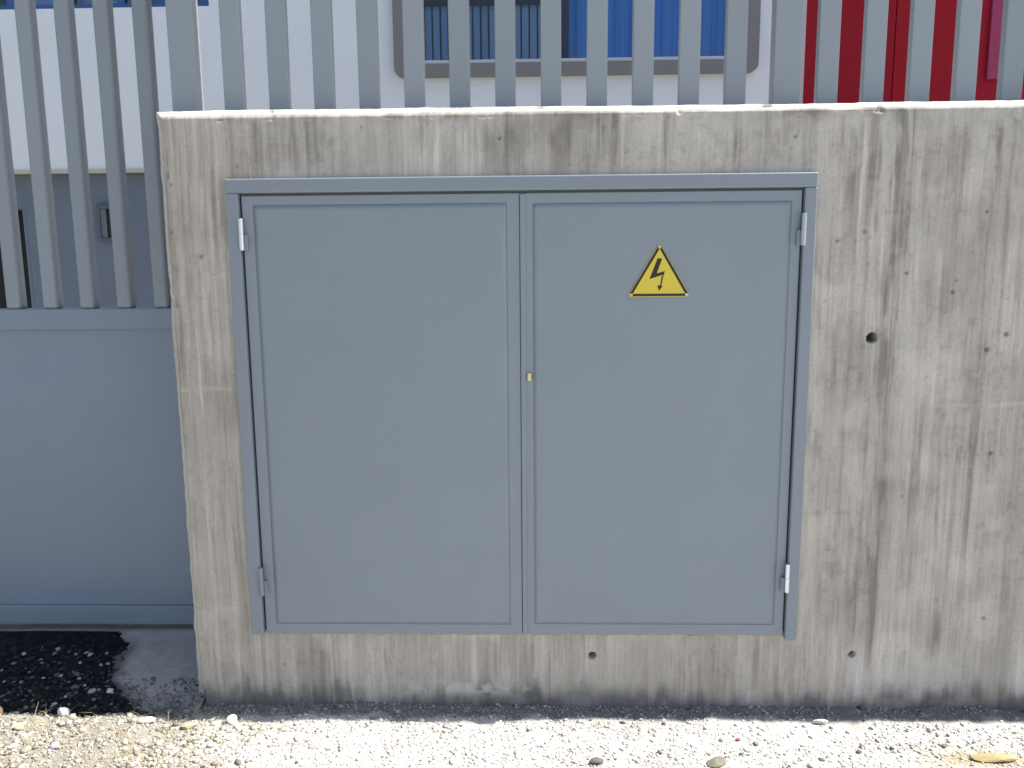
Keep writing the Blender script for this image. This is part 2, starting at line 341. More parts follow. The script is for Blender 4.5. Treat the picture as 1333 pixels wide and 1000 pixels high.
def build_wall():
    step = 0.0042
    xf = np.arange(X0 + CH, 1.78, step)
    xc = np.concatenate([np.arange(1.78, 2.6, 0.010), np.arange(2.6, 8.01, 0.06)])
    # columns: end face, chamfer, front
    ux = np.concatenate([np.full(3, X0), X0 + CH * np.linspace(0, 1, 5)[:-1], xf, xc])
    uy = np.concatenate([np.array([TH, TH / 2, CH * 1.4]), CH * np.linspace(1, 0, 5)[:-1], np.zeros(len(xf) + len(xc))])
    zf = np.arange(-0.25, ZT - CH, step)
    vz = np.concatenate([zf, ZT - CH * np.linspace(1, 0, 5), np.full(4, ZT)])
    vy = np.concatenate([np.zeros(len(zf)), CH * np.linspace(0, 1, 5), np.array([0.045, 0.15, 0.30, TH])])
    nx, nz = len(ux), len(vz)
    X = np.repeat(ux[:, None], nz, 1); Z = np.repeat(vz[None, :], nx, 0)
    Y = np.maximum(uy[:, None], vy[None, :])
    # relief: casting waves, ragged arrises, bug holes, tie holes
    xr, zr = X.ravel(), Z.ravel()
    front = (Y < 0.002)
    Y0 = Y.copy()
    rel = (0.0035 * (fbm(xr * 2, zr * 1.5, 201, 3) - 0.5) + 0.0022 * (fbm(xr * 30, zr * 3, 211, 3) - 0.5) + 0.0012 * (fbm(xr * 80, zr * 60, 221, 2) - 0.5)).reshape(X.shape)
    Y = Y + rel * front
    edge = ((Y0 > 0.0004) & (Y0 < CH * 0.97)) | (front & ((Z > ZT - CH - 0.006) | (X < X0 + CH + 0.006)))
    chip = ((fbm(xr * 26, zr * 26, 231, 4) - 0.5) * 0.006 + 0.010 * sstep(0.66, 0.74, fbm(xr * 14, zr * 14, 241, 3))).reshape(X.shape)
    Y = Y + np.where(edge, chip, 0)
    topm = (Z > ZT - CH * 0.9)
    Z = Z + np.where(topm, ((fbm(xr * 22, (Y0.ravel()) * 20, 251, 4) - 0.5) * 0.004 + (fbm(xr * 1.3, xr * 0, 255, 3) - 0.5) * 0.010).reshape(X.shape), 0)
    endm = (X < X0 + CH * 0.9)
    X = X + np.where(endm, ((fbm(zr * 20, Y0.ravel() * 20, 261, 4) - 0.5) * 0.009).reshape(X.shape), 0)
    for cx, cz, r in HOLES:
        d = np.sqrt((X - cx) ** 2 + (Z - cz) ** 2) / r
        Y = Y + np.where(front, 0.16 * (1 - sstep(0.80, 1.02, d)), 0)
    rp = np.random.default_rng(5)
    pits = list(PITS) + [(rp.uniform(-1.09, 2.4), rp.uniform(0.06, 1.88), rp.uniform(0.0028, 0.0052)) for _ in range(330)]
    for cx, cz, r in pits:
        m = (np.abs(ux - cx) < r * 1.6); k = (np.abs(vz - cz) < r * 1.6)
        ii = np.ix_(m, k)
        if m.any() and k.any():
            d = np.sqrt((X[ii] - cx) ** 2 + ((Z[ii] - cz) * 1.1) ** 2) / r
            Y[ii] = Y[ii] + np.where(front[ii], r * 0.9 * (1 - sstep(0.35, 1.1, d)), 0)
    dk, lt, wm, damp_shade = stain_fields(X.ravel(), Z.ravel())
    for cx, cz, r in PITS:
        d = np.sqrt((xr - cx) ** 2 + (zr - cz) ** 2) / r
        dk = np.clip(dk + 0.55 * (1 - sstep(0.3, 1.3, d)), 0, 1)
    for cx, cz, r in HOLES:
        d = np.sqrt((xr - cx) ** 2 + (zr - cz) ** 2) / r
        dk = np.clip(dk + (1 - sstep(0.8, 1.25, d)), 0, 1); damp_shade = np.maximum(damp_shade, 0.9 * (1 - sstep(0.75, 1.0, d)))  # shade inside the tie holes painted into the colour
    lit_edge = (Y0.ravel() > CH * 0.3)
    dk = np.where(lit_edge, dk * 0.08, dk); lt = np.where(lit_edge, 0.7, lt)  # sunlit brightness of the top and end edges painted into the concrete
    co = np.stack([X.ravel(), Y.ravel(), Z.ravel()], 1)
    idx = np.arange(nx * nz).reshape(nx, nz)
    a, b, c, d = idx[:-1, :-1], idx[1:, :-1], idx[1:, 1:], idx[:-1, 1:]
    cx = (ux[:-1] + ux[1:])[:, None] / 2; cz = (vz[:-1] + vz[1:])[None, :] / 2
    hole = (cx > OPEN[0]) & (cx < OPEN[1]) & (cz > OPEN[2]) & (cz < OPEN[3])
    q = np.stack([a, b, c, d], -1)[~hole]
    n0 = len(co)
    xe = 8.0
    extra = np.array([[X0, TH, -0.25], [xe, TH, -0.25], [xe, TH, ZT], [X0, TH, ZT], [xe, 0, -0.25], [xe, 0, ZT]])
    co = np.concatenate([co, extra])
    q = np.concatenate([q, np.array([[n0 + 1, n0, n0 + 3, n0 + 2], [n0 + 4, n0 + 1, n0 + 2, n0 + 5]])])
    me = bpy.data.meshes.new('concrete_wall')
    me.vertices.add(len(co)); me.vertices.foreach_set('co', co.ravel())
    me.loops.add(len(q) * 4); me.loops.foreach_set('vertex_index', q.ravel().astype(np.int32))
    me.polygons.add(len(q)); me.polygons.foreach_set('loop_start', np.arange(len(q), dtype=np.int32) * 4)
    me.polygons.foreach_set('use_smooth', np.ones(len(q), dtype=bool))
    at = me.attributes.new('stain', 'FLOAT_COLOR', 'POINT')
    colr = np.zeros((len(co), 4), dtype=np.float32); colr[:, 3] = 1
    colr[:n0, 0] = dk; colr[:n0, 1] = lt; colr[:n0, 2] = wm; colr[:n0, 3] = 1 - damp_shade; colr[n0:, 0] = 0.4
    at.data.foreach_set('color', colr.ravel())
    me.update(calc_edges=True); me.validate()
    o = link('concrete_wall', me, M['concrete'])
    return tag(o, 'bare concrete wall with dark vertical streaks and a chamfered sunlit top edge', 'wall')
build_wall()

# ------------------------------------------------------------------ ground
def gz(x, y):
    x = np.asarray(x, float); y = np.asarray(y, float)
    near = sstep(-1.6, -0.5, y) * (np.abs(x) < 9)
    base = 0.043 + 0.022 * np.clip(y, -0.8, 0) * 1.5
    left = 1 - sstep(-1.2, -0.9, x)
    lump = (0.022 + 0.022 * left * sstep(-0.04, -0.12, y)) * (fbm(x * 7, y * 7, 301, 4) - 0.5) + 0.009 * (fbm(x * 35, y * 35, 311, 3) - 0.5)
    lump = lump + 0.010 * left * sstep(-0.05, -0.12, y)
    return near * (base + lump) + 0.012 * (1 - near) * 0

def build_ground():
    fx = np.arange(-2.6, 2.6, 0.0075)
    xs = np.concatenate([np.array([-60, -30, -15, -9.0, -6, -4.5, -3.6, -3.0]), fx, np.array([2.61, 3, 3.6, 4.5, 6, 9, 15, 30, 60.0])])
    fy = np.arange(-0.85, 0.035, 0.0075)
    ys = np.concatenate([np.array([-60, -30, -15, -8, -5, -3, -2, -1.5, -1.2, -1.0]), fy, np.array([0.036, 0.2, 0.5, 2, 6, 15, 30, 60.0])])
    X = np.repeat(xs[:, None], len(ys), 1); Y = np.repeat(ys[None, :], len(xs), 0)
    Z = gz(X.ravel(), np.minimum(Y.ravel(), 0.036)).reshape(X.shape)
    Z = np.where(Y > 0.03, -0.02, Z)
    co = np.stack([X.ravel(), Y.ravel(), Z.ravel()], 1)
    nx, ny = X.shape; idx = np.arange(nx * ny).reshape(nx, ny)
    q = np.stack([idx[:-1, :-1], idx[1:, :-1], idx[1:, 1:], idx[:-1, 1:]], -1).reshape(-1, 4)
    me = bpy.data.meshes.new('ground'); me.from_pydata(co.tolist(), [], q.tolist())
    for p in me.polygons: p.use_smooth = True
    x, y = X.ravel(), Y.ravel()
    at = me.attributes.new('tone', 'FLOAT_COLOR', 'POINT')
    left = 1 - sstep(-1.15, -0.75, x + 0.35 * (fbm(x * 5, y * 9, 331, 4) - 0.5))
    tan = np.exp(-((x - 1.32) / 0.16) ** 2 - ((y + 0.26) / 0.035) ** 2)
    spot = sstep(0.56, 0.70, fbm(x * 9, y * 14, 341, 4))
    c = np.zeros((len(x), 4), np.float32); c[:, 3] = 1
    c[:, 0] = np.clip(left, 0, 1); c[:, 1] = np.clip(tan * 1.1, 0, 1); c[:, 2] = spot
    damp_shade = sstep(-0.088, -0.050, y + 0.030 * (fbm(x * 14, y * 10, 345, 4) - 0.5) * 2 ) * (y > -0.3)  # the wall's shadow strip, painted darker into the ground tone
    c[:, 3] = 1 - damp_shade
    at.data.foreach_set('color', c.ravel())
    m = N('dusty_gravel')
    a = m.n('ShaderNodeAttribute', attribute_name='tone'); sp = m.n('ShaderNodeSeparateColor'); m.l(a.outputs['Color'], sp.inputs[0])
    col = m.mix(m.noise(30, 5, 0.65), (0.46, 0.45, 0.425), (0.64, 0.63, 0.60))
    soil = m.mix(m.noise(38, 6, 0.7), (0.24, 0.225, 0.185), (0.46, 0.435, 0.375))
    col = m.mix(m.math('MULTIPLY', sp.outputs[2], 0.35), col, (0.30, 0.275, 0.235))
    col = m.mix(sp.outputs[0], col, soil)
    col = m.mix(sp.outputs[1], col, (0.42, 0.34, 0.17))
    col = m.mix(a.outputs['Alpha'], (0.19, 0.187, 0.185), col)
    col = m.mix(0.8, col, m.ramp(m.noise(150, 5, 0.75), 0.34, 0.56, (0.50, 0.48, 0.45, 1), (1, 1, 1, 1)), 'MULTIPLY')
    m.base(col); m.set(Roughness=0.95); m.b.inputs['Specular IOR Level'].default_value = 0.15
    m.bump(m.noise(160, 5, 0.7), 0.9, 0.004)
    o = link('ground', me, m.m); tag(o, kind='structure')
build_ground()

def vcol_mat(name, rough=0.9, grain=0.35):
    m = N(name)
    a = m.n('ShaderNodeAttribute', attribute_name='tone')
    col = m.mix(grain, a.outputs['Color'], m.ramp(m.noise(240, 4, 0.7), 0.3, 0.65, (0.6, 0.58, 0.56, 1), (1.08, 1.08, 1.08, 1)), 'MULTIPLY')
    m.base(col); m.set(Roughness=rough); m.b.inputs['Specular IOR Level'].default_value = 0.2
    m.bump(m.noise(300, 3, 0.6), 0.4, 0.001)
    return m.m
M['stone'] = vcol_mat('broken_stone')

def ico(sub=1):
    t = bmesh.new(); bmesh.ops.create_icosphere(t, subdivisions=sub, radius=1.0)
    v = np.array([q.co[:] for q in t.verts]); f = np.array([[w.index for w in q.verts] for q in t.faces]); t.free()
    return v, f
ICO1, ICO2 = ico(1), ico(2)

def pebble_field(name, mat, spots, radii, cols, zfun, label, seed):
    r = np.random.default_rng(seed); V, Fc = ICO1
    n = len(spots); k = len(V)
    vs = np.repeat(V[None], n, 0) * (1 + 0.9 * (r.random((n, k, 1)) - 0.5))
    sc = np.stack([r.uniform(0.7, 1.35, n), r.uniform(0.7, 1.35, n), r.uniform(0.45, 0.9, n)], -1) * radii[:, None]
    vs = vs * sc[:, None, :]
    an = r.uniform(0, 6.28, n); ti = r.uniform(-0.6, 0.6, n)
    ct, st = np.cos(ti)[:, None], np.sin(ti)[:, None]
    x, y, z = vs[..., 0], vs[..., 1] * ct - vs[..., 2] * st, vs[..., 1] * st + vs[..., 2] * ct
    ca, sa = np.cos(an)[:, None], np.sin(an)[:, None]
    x, y = x * ca - y * sa, x * sa + y * ca
    zz = zfun(spots[:, 0], spots[:, 1]) + radii * 0.22
    co = np.stack([x + spots[:, :1], y + spots[:, 1:2], z + zz[:, None]], -1).reshape(-1, 3)
    fc = (Fc[None] + (np.arange(n) * k)[:, None, None]).reshape(-1, 3)
    me = bpy.data.meshes.new(name)
    me.vertices.add(len(co)); me.vertices.foreach_set('co', co.ravel())
    me.loops.add(len(fc) * 3); me.loops.foreach_set('vertex_index', fc.ravel().astype(np.int32))
    me.polygons.add(len(fc)); me.polygons.foreach_set('loop_start', np.arange(len(fc), dtype=np.int32) * 3)
    at = me.attributes.new('tone', 'FLOAT_COLOR', 'POINT')
    c = np.ones((n, k, 4), np.float32); c[..., :3] = cols[:, None, :]
    at.data.foreach_set('color', c.ravel())
    me.update(calc_edges=True)
    o = link(name, me, mat); tag(o, label, 'gravel', kind='stuff'); return o

def gravel():
    r = RNG; n = 52000
    x = r.uniform(-2.4, 2.3, n); y = -0.80 * r.random(n) ** 1.15 - 0.001
    rad = np.clip(r.lognormal(math.log(0.0022), 0.50, n), 0.0011, 0.0085)
    keep = (fbm(x * 8, y * 12, 351, 3) + 0.25 * r.random(n)) > 0.42
    keep &= ~((x < -1.14) & (y > -0.07))
    x, y, rad = x[keep], y[keep], rad[keep]; n = len(x)
    pal = np.array([(0.62, 0.60, 0.56), (0.55, 0.53, 0.49), (0.70, 0.69, 0.66), (0.40, 0.38, 0.35), (0.50, 0.44, 0.36), (0.24, 0.225, 0.21), (0.13, 0.125, 0.12), (0.48, 0.33, 0.26)])
    ci = r.choice(len(pal), n, p=[.30, .25, .23, .09, .06, .04, .02, .01])
    cols = pal[ci] * r.uniform(0.88, 1.1, (n, 1))
    left = (x < -0.95 + r.normal(0, 0.12, n))
    cols[left] = cols[left] * np.array([0.83, 0.80, 0.73])
    damp_shade = sstep(-0.090, -0.055, y + 0.05 * (fbm(x * 14, y * 10, 345, 4) - 0.5) + r.normal(0, 0.012, n))
    cols = cols * (1 - 0.48 * damp_shade[:, None] * np.array([1.0, 0.98, 0.93]))  # stones darkened in colour to deepen the shade along the wall
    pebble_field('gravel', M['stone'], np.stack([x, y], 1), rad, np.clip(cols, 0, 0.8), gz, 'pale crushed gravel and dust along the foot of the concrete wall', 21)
gravel()
def soil_rubble():
    r = np.random.default_rng(61); n = 5200
    x = -2.3 + (1.55 - 0.35 * r.random(n)) * r.random(n) ** 0.8; y = -0.088 - 0.5 * r.random(n)
    rad = np.clip(r.lognormal(math.log(0.0046), 0.42, n), 0.002, 0.013)
    k = fbm(x * 9, y * 12, 371, 3) + 0.3 * r.random(n) > 0.58; x, y, rad = x[k], y[k], rad[k]; n = len(x)
    pal = np.array([(0.56, 0.51, 0.38), (0.62, 0.59, 0.48), (0.44, 0.38, 0.26), (0.34, 0.31, 0.22), (0.66, 0.64, 0.60), (0.22, 0.19, 0.14)])
    cols = pal[r.choice(len(pal), n, p=[.27, .22, .2, .14, .09, .08])] * r.uniform(0.80, 1.10, (n, 1)) * np.array([0.90, 0.92, 1.0])
    pebble_field('rubble', M['stone'], np.stack([x, y], 1), rad, np.clip(cols, 0, 0.8), gz, 'yellowish broken rubble on the bare soil in front of the gate', 62)
soil_rubble()

def dry_grass():
    r = np.random.default_rng(77); vs = []; fs = []
    for i in range(260):
        x = r.uniform(-1.95, -1.02); y = r.uniform(-0.42, -0.095)
        if fbm(np.array([x * 6]), np.array([y * 8]), 361, 2)[0] < 0.45: continue
        z = float(gz(x, y)); L = r.uniform(0.02, 0.075); a = r.uniform(0, 6.28); lean = r.uniform(0.5, 1.45); w = r.uniform(0.0006, 0.0013)
        dx, dy = math.cos(a), math.sin(a); px, py = -dy * w, dx * w
        b = len(vs)
        for t in (0, 0.5, 1.0):
            h = L * t * math.cos(lean * (0.5 + 0.5 * t)) + 0.002; d = L * t * math.sin(lean * (0.5 + 0.5 * t)); ww = 1 - 0.8 * t
            vs += [(x + dx * d - px * ww, y + dy * d - py * ww, z + h), (x + dx * d + px * ww, y + dy * d + py * ww, z + h)]
        fs += [(b, b + 1, b + 3, b + 2), (b + 2, b + 3, b + 5, b + 4)]
    me = bpy.data.meshes.new('dry_grass'); me.from_pydata(vs, [], fs)
    o = link('dry_grass', me, paint('straw', (0.46, 0.40, 0.22), 0.8, 0.3, 0))
    tag(o, 'thin dry straw coloured grass on the stony soil at bottom left', 'grass', kind='stuff')
dry_grass()

def stone(name, label, x, y, sx_, sy_, sz_, col, seed, rot=0.0, zoff=0.35, cat='stone', group=None, zfun=gz):
    r = np.random.default_rng(seed); V, Fc = ICO2
    # broken stone: cut the ball with a few random planes
    v = V.copy()
    for _ in range(9):
        n = r.normal(size=3); n /= np.linalg.norm(n); h = r.uniform(0.55, 0.85)
        d = v @ n - h
        v = v - np.maximum(d, 0)[:, None] * n
    v = v * (1 + 0.05 * (r.random((len(v), 1)) - 0.5)) * np.array([sx_, sy_, sz_])
    c, s = math.cos(rot), math.sin(rot)
    v = np.stack([v[:, 0] * c - v[:, 1] * s, v[:, 0] * s + v[:, 1] * c, v[:, 2]], 1)
    me = bpy.data.meshes.new(name); me.from_pydata(v.tolist(), [], Fc.tolist())
    at = me.attributes.new('tone', 'FLOAT_COLOR', 'POINT')
    cc = np.ones((len(v), 4), np.float32); cc[:, :3] = np.array(col) * r.uniform(0.9, 1.08, (len(v), 1)); at.data.foreach_set('color', cc.ravel())
    z = float(zfun(x, y)) + sz_ * zoff
    o = link(name, me, M['stone'], None, Vector((x, y, z)))
    return tag(o, label, cat, group)

stone('stone', 'bright white rounded stone at the edge of the black patch', -1.508, -0.092, 0.019, 0.016, 0.024, (0.74, 0.72, 0.72), 1, 0.4, 0.6)
stone('rock', 'brown rock in the lower left beside the black patch', -1.735, -0.10, 0.050, 0.026, 0.026, (0.30, 0.20, 0.13), 2, 0.1, 0.5)
stone('stone_shard', 'flat pale stone shard lying below the bare concrete apron', -1.222, -0.125, 0.030, 0.014, 0.010, (0.72, 0.70, 0.66), 3, 0.35, 0.9)
stone('stone', 'small pointed white stone on the gravel in front of the left wall end', -0.962, -0.108, 0.020, 0.014, 0.018, (0.72, 0.70, 0.64), 4, 0.9, 0.6)
stone('stone', 'dark grey stone at the bottom edge below the right cabinet door', 0.172, -0.300, 0.026, 0.017, 0.011, (0.15, 0.14, 0.14), 5, 0.2, 0.5)
stone('stone', 'grey and olive stone at the bottom edge under the warning sign', 0.520, -0.285, 0.034, 0.022, 0.013, (0.21, 0.20, 0.15), 6, 0.5, 0.5)
stone('rock', 'flat tan rock on the white gravel at bottom right', 1.318, -0.262, 0.075, 0.022, 0.012, (0.42, 0.34, 0.18), 7, 0.05, 0.4)
stone('shard', 'tiny red shard on the white gravel under the cabinet corner', 0.606, -0.181, 0.009, 0.006, 0.005, (0.50, 0.09, 0.08), 8, 0.2, 0.8, 'shard')
stone('stone', 'pale tan stone on the soil just right of the brown rock', -1.60, -0.178, 0.016, 0.012, 0.014, (0.62, 0.54, 0.36), 9, 0.2, 0.6)
stone('stone_shard', 'pale stone splinter with a dark shadow right of the cabinet on white gravel', 0.885, -0.085, 0.026, 0.008, 0.008, (0.62, 0.60, 0.57), 10, 0.05, 1.0)
stone('stone', 'beige stone on the gravel left of the small pointed white stone', -1.085, -0.135, 0.030, 0.018, 0.012, (0.50, 0.42, 0.30), 12, 0.1, 0.5)

# ------------------------------------------------------------------ apron in front of the gate, black patch, pale pebbles
def az(x, y):
    x = np.asarray(x, float); y = np.asarray(y, float)
    return np.where(y < 0.36, 0.125 + (y - 0.36) * 0.196, 0.125) + 0.006 * (fbm(x * 5, y * 5, 401, 3) - 0.5)
def patch_dist(x, y):
    yy = [-0.20, -0.085, -0.066, 0.02, 0.093, 0.21, 0.273, 0.33, 0.36]
    xx = [-1.20, -1.22, -1.275, -1.376, -1.446, -1.49, -1.462, -1.52, -1.54]
    xb = np.interp(y, yy, xx) + 0.035 * (fbm(x * 14, y * 14, 421, 3) - 0.5) + 0.035 * (fbm(x * 60, y * 60, 422, 3) - 0.5)
    return np.minimum(np.minimum(xb - x, y + 0.095 + 0.04 * (fbm(x * 10, y * 0, 431, 2) - 0.5)), 0.352 - y)
def build_apron():
    xs = np.concatenate([np.arange(-5, -2.4, 0.1), np.arange(-2.4, -1.09, 0.012)]); ys = np.concatenate([np.arange(-0.16, 0.504, 0.012)])
    bm = bmesh.new(); X = np.repeat(xs[:, None], len(ys), 1); Y = np.repeat(ys[None], len(xs), 0)
    Z = az(X.ravel(), Y.ravel()).reshape(X.shape)
    Z = Z - 0.05 * sstep(-0.09, -0.15, Y) - 0.012 * sstep(0.02, -0.06, Y) * sstep(0.45, 0.6, fbm(X.ravel() * 12, Y.ravel() * 12, 411, 3)).reshape(X.shape)
    me = bpy.data.meshes.new('apron'); idx = np.arange(X.size).reshape(X.shape)
    q = np.stack([idx[:-1, :-1], idx[1:, :-1], idx[1:, 1:], idx[:-1, 1:]], -1).reshape(-1, 4)
    me.from_pydata(np.stack([X.ravel(), Y.ravel(), Z.ravel()], 1).tolist(), [], q.tolist())
    for p in me.polygons: p.use_smooth = True
    bm.free()
    x, y = X.ravel(), Y.ravel(); d = patch_dist(x, y)
    sm_ = sstep(-0.075, 0.0, d + 0.05 * (fbm(x * 30, y * 30, 415, 4) - 0.5)) ** 1.6 * 0.75 * (1 - 0.6 * sstep(0.2, 0.32, y))
    me.attributes.new('smear', 'FLOAT', 'POINT').data.foreach_set('value', sm_.astype(np.float32))
    o = link('apron', me, M['apron']); tag(o, kind='structure')
build_apron()

def pz(x, y):
    x = np.asarray(x, float); y = np.asarray(y, float)
    d = patch_dist(x, y)
    return az(x, y) + 0.001 + sstep(0, 0.03, d) * (0.004 + 0.010 * (fbm(x * 18, y * 18, 441, 4)))
def build_patch():
    xs = np.concatenate([np.arange(-4, -2.4, 0.05), np.arange(-2.4, -1.18, 0.008)]); ys = np.arange(-0.13, 0.352, 0.008)
    X = np.repeat(xs[:, None], len(ys), 1); Y = np.repeat(ys[None], len(xs), 0)
    D = patch_dist(X.ravel(), Y.ravel()).reshape(X.shape); Z = pz(X.ravel(), Y.ravel()).reshape(X.shape)
    idx = np.arange(X.size).reshape(X.shape)
    ok = (D[:-1, :-1] > -0.004) & (D[1:, 1:] > -0.004)
    q = np.stack([idx[:-1, :-1], idx[1:, :-1], idx[1:, 1:], idx[:-1, 1:]], -1)[ok]
    used = np.unique(q); mp = np.full(X.size, -1); mp[used] = np.arange(len(used))
    me = bpy.data.meshes.new('tar_patch')
    me.from_pydata(np.stack([X.ravel(), Y.ravel(), Z.ravel()], 1)[used].tolist(), [], mp[q].tolist())
    for p in me.polygons: p.use_smooth = True
    m = N('tar'); m.base(m.mix(m.ramp(m.noise(40, 5, 0.7), 0.45, 0.75), (0.006, 0.006, 0.007), (0.034, 0.034, 0.036))); m.set(Roughness=0.85)
    m.b.inputs['Specular IOR Level'].default_value = 0.15
    m.bump(m.noise(120, 4, 0.7), 0.8, 0.004)
    o = link('tar_patch', me, m.m)
    tag(o, 'black tarry patch with a ragged edge spilling from under the grey gate', 'tar patch')
build_patch()
def dark_grit():
    r = np.random.default_rng(31); n = 2600
    x = r.uniform(-2.4, -1.2, n); y = r.uniform(-0.10, 0.26, n); k = (patch_dist(x, y) > 0.004 - 0.05 * r.random(n) ** 2.2) & (r.random(n) < sstep(0.30, -0.02, y) + 0.15)
    x, y = x[k], y[k]; n = len(x); rad = np.clip(r.lognormal(math.log(0.0048), 0.45, n), 0.002, 0.014)
    c = np.array([(0.018, 0.018, 0.02)]) * r.uniform(0.6, 2.2, (n, 1))
    g = r.random(n) < 0.22; c[g] = np.array([0.10, 0.105, 0.10]) * r.uniform(0.4, 1.3, (g.sum(), 1))
    pebble_field('dark_grit', M['stone'], np.stack([x, y], 1), rad, c, pz, 'dark grit strewn over the black tarry patch', 33)
dark_grit()
def damp_rubble():
    # rubble and dust where the bare apron meets the wall end
    r = np.random.default_rng(41); n = 900
    x = r.uniform(-1.47, -1.1, n); y = -0.10 + 0.20 * r.random(n) ** 2.2; k = patch_dist(x, y) < 0
    x, y = x[k], y[k]; n = len(x); rad = np.clip(r.lognormal(math.log(0.0036), 0.5, n), 0.0015, 0.012)
    c = np.array([(0.20, 0.195, 0.185)]) * r.uniform(0.5, 1.5, (n, 1))
    pebble_field('rubble', M['stone'], np.stack([x, y], 1), rad, c, az, 'grey grit at the foot of the bare concrete apron', 43)
damp_rubble()
PEB = [(-1.814, .204), (-1.704, .229), (-1.628, .205), (-1.594, .212), (-1.574, .203), (-1.59, .163), (-1.52, .212), (-1.489, .158), (-1.51, .152), (-1.798, .064),
       (-1.549, .079), (-1.674, .082), (-1.739, .064), (-1.62, .093), (-1.511, .044), (-1.471, .012), (-1.412, .018), (-1.453, .023), (-1.40, .012), (-1.547, -.005),
       (-1.565, -.042), (-1.57, -.052), (-1.721, .156), (-1.735, .174), (-1.766, .064), (-1.738, .11), (-1.577, .065), (-1.519, -.041), (-1.467, -.046), (-1.447, -.02),
       (-1.657, -.001), (-1.711, -.001), (-1.38, -.04), (-1.525, .011), (-1.841, .12), (-1.822, .156), (-1.703, .205), (-1.9, .02), (-1.95, .1), (-1.45, .08)]
rp = np.random.default_rng(88)
for i, (x, y) in enumerate(PEB):
    s = rp.uniform(0.0045, 0.009) * (1.45 if i in (0, 1, 2, 10, 15, 16) else 1.0)
    bright = rp.uniform(0.28, 0.52) if i < 22 else rp.uniform(0.09, 0.24)
    stone('pebble', 'pale pebble lying on the black tarry patch under the grey gate', x, y, s * rp.uniform(0.9, 1.5), s, s * 0.7,
          (bright, bright * 1.0, bright * 1.02), 500 + i, rp.uniform(0, 3), 0.6, 'pebble', 'pale pebbles scattered on the black patch', pz)

# ------------------------------------------------------------------ grey two-door cabinet
def ring(bm, o, i, y0, y1):
    """flat frame between an outer and an inner rectangle (x0, x1, z0, z1)"""
    def rect(r, y): return [bm.verts.new(p) for p in ((r[0], y, r[2]), (r[1], y, r[2]), (r[1], y, r[3]), (r[0], y, r[3]))]
    of, ob, nf, nb = rect(o, y0), rect(o, y1), rect(i, y0), rect(i, y1)
    for k in range(4):
        j = (k + 1) % 4
        bm.faces.new((of[k], of[j], nf[j], nf[k])); bm.faces.new((ob[k], nb[k], nb[j], ob[j]))
        bm.faces.new((of[k], ob[k], ob[j], of[j])); bm.faces.new((nf[k], nf[j], nb[j], nb[k]))
    return bm
def bevel_loops(bm, off, seg=2):
    ed = []
    for e in bm.edges:
        if len(e.link_faces) == 2:
            bm.normal_update()
            if e.link_faces[0].normal.angle(e.link_faces[1].normal, 0) > 0.8: ed.append(e)
    bmesh.ops.bevel(bm, geom=ed, offset=off, segments=seg, affect='EDGES', profile=0.5)
    return bm

cab = thing('electrical_cabinet', 'grey painted steel cabinet with two doors set in the concrete wall', 'cabinet', (-0.045, -0.02, 0.2919))
FX0, FX1, FZ0, FZ1 = CAB
IX0, IX1, IZ1 = -0.8722, 0.7835, 1.6765
# casing behind the doors, open to the front
c = bmesh.new()
ox0, ox1, oz0, oz1 = OPEN[0] + 0.001, OPEN[1] - 0.001, OPEN[2] + 0.001, OPEN[3] - 0.001
for a in ((ox0, ox1, 0.292, 0.296, oz0, oz1), (ox0, ox0 + 0.003, 0.004, 0.292, oz0, oz1), (ox1 - 0.003, ox1, 0.004, 0.292, oz0, oz1),
          (ox0 + 0.003, ox1 - 0.003, 0.004, 0.292, oz0, oz0 + 0.003), (ox0 + 0.003, ox1 - 0.003, 0.004, 0.292, oz1 - 0.003, oz1)):
    box(c, *a)
obj('casing', c, M['casing'], cab)
obj('rebate', ring(bmesh.new(), (IX0 - 0.010, IX1 + 0.010, OPEN[2] + 0.005, OPEN[3] - 0.005), (IX0 + 0.022, IX1 - 0.022, OPEN[2] + 0.025, OPEN[3] - 0.045), 0.0065, 0.0095), M['frame'], cab)
obj('top_rail', B(FX0, FX1, -0.026, 0.006, IZ1, FZ1, 0.0045, 3), M['frame'], cab)
obj('jamb', B(FX0, IX0, -0.0255, 0.006, FZ0 + 0.003, IZ1 - 0.0004, 0.003, 3), M['frame'], cab)
obj('jamb', B(IX1, FX1, -0.0255, 0.006, FZ0 - 0.010, IZ1 - 0.0004, 0.004, 3), M['frame'], cab)
# a thin lip of mortar under the doors
lip = bmesh.new(); rr = np.random.default_rng(3)
xs = np.linspace(IX0 + 0.01, IX1 - 0.02, 90)
pr = [( -0.002, 0.3005), (-0.011, 0.3000), (-0.012, 0.293), (-0.004, 0.288), (0.002, 0.288)]
rows = []
for x in xs:
    j = rr.uniform(-0.002, 0.002); k = 1 if abs(x + 0.28) < 0.35 else 0.7
    rows.append([lip.verts.new((x, y * k + (j if y < -0.003 else 0), z + (j if z < 0.295 else 0))) for y, z in pr])
for a, b in zip(rows[:-1], rows[1:]):
    for k in range(len(pr) - 1): lip.faces.new((a[k], a[k + 1], b[k + 1], b[k]))
obj('mortar_lip', lip, concrete_mat('mortar', (0.46, 0.43, 0.38), (0.34, 0.31, 0.26), (0.42, 0.36, 0.28), attr=False), cab)

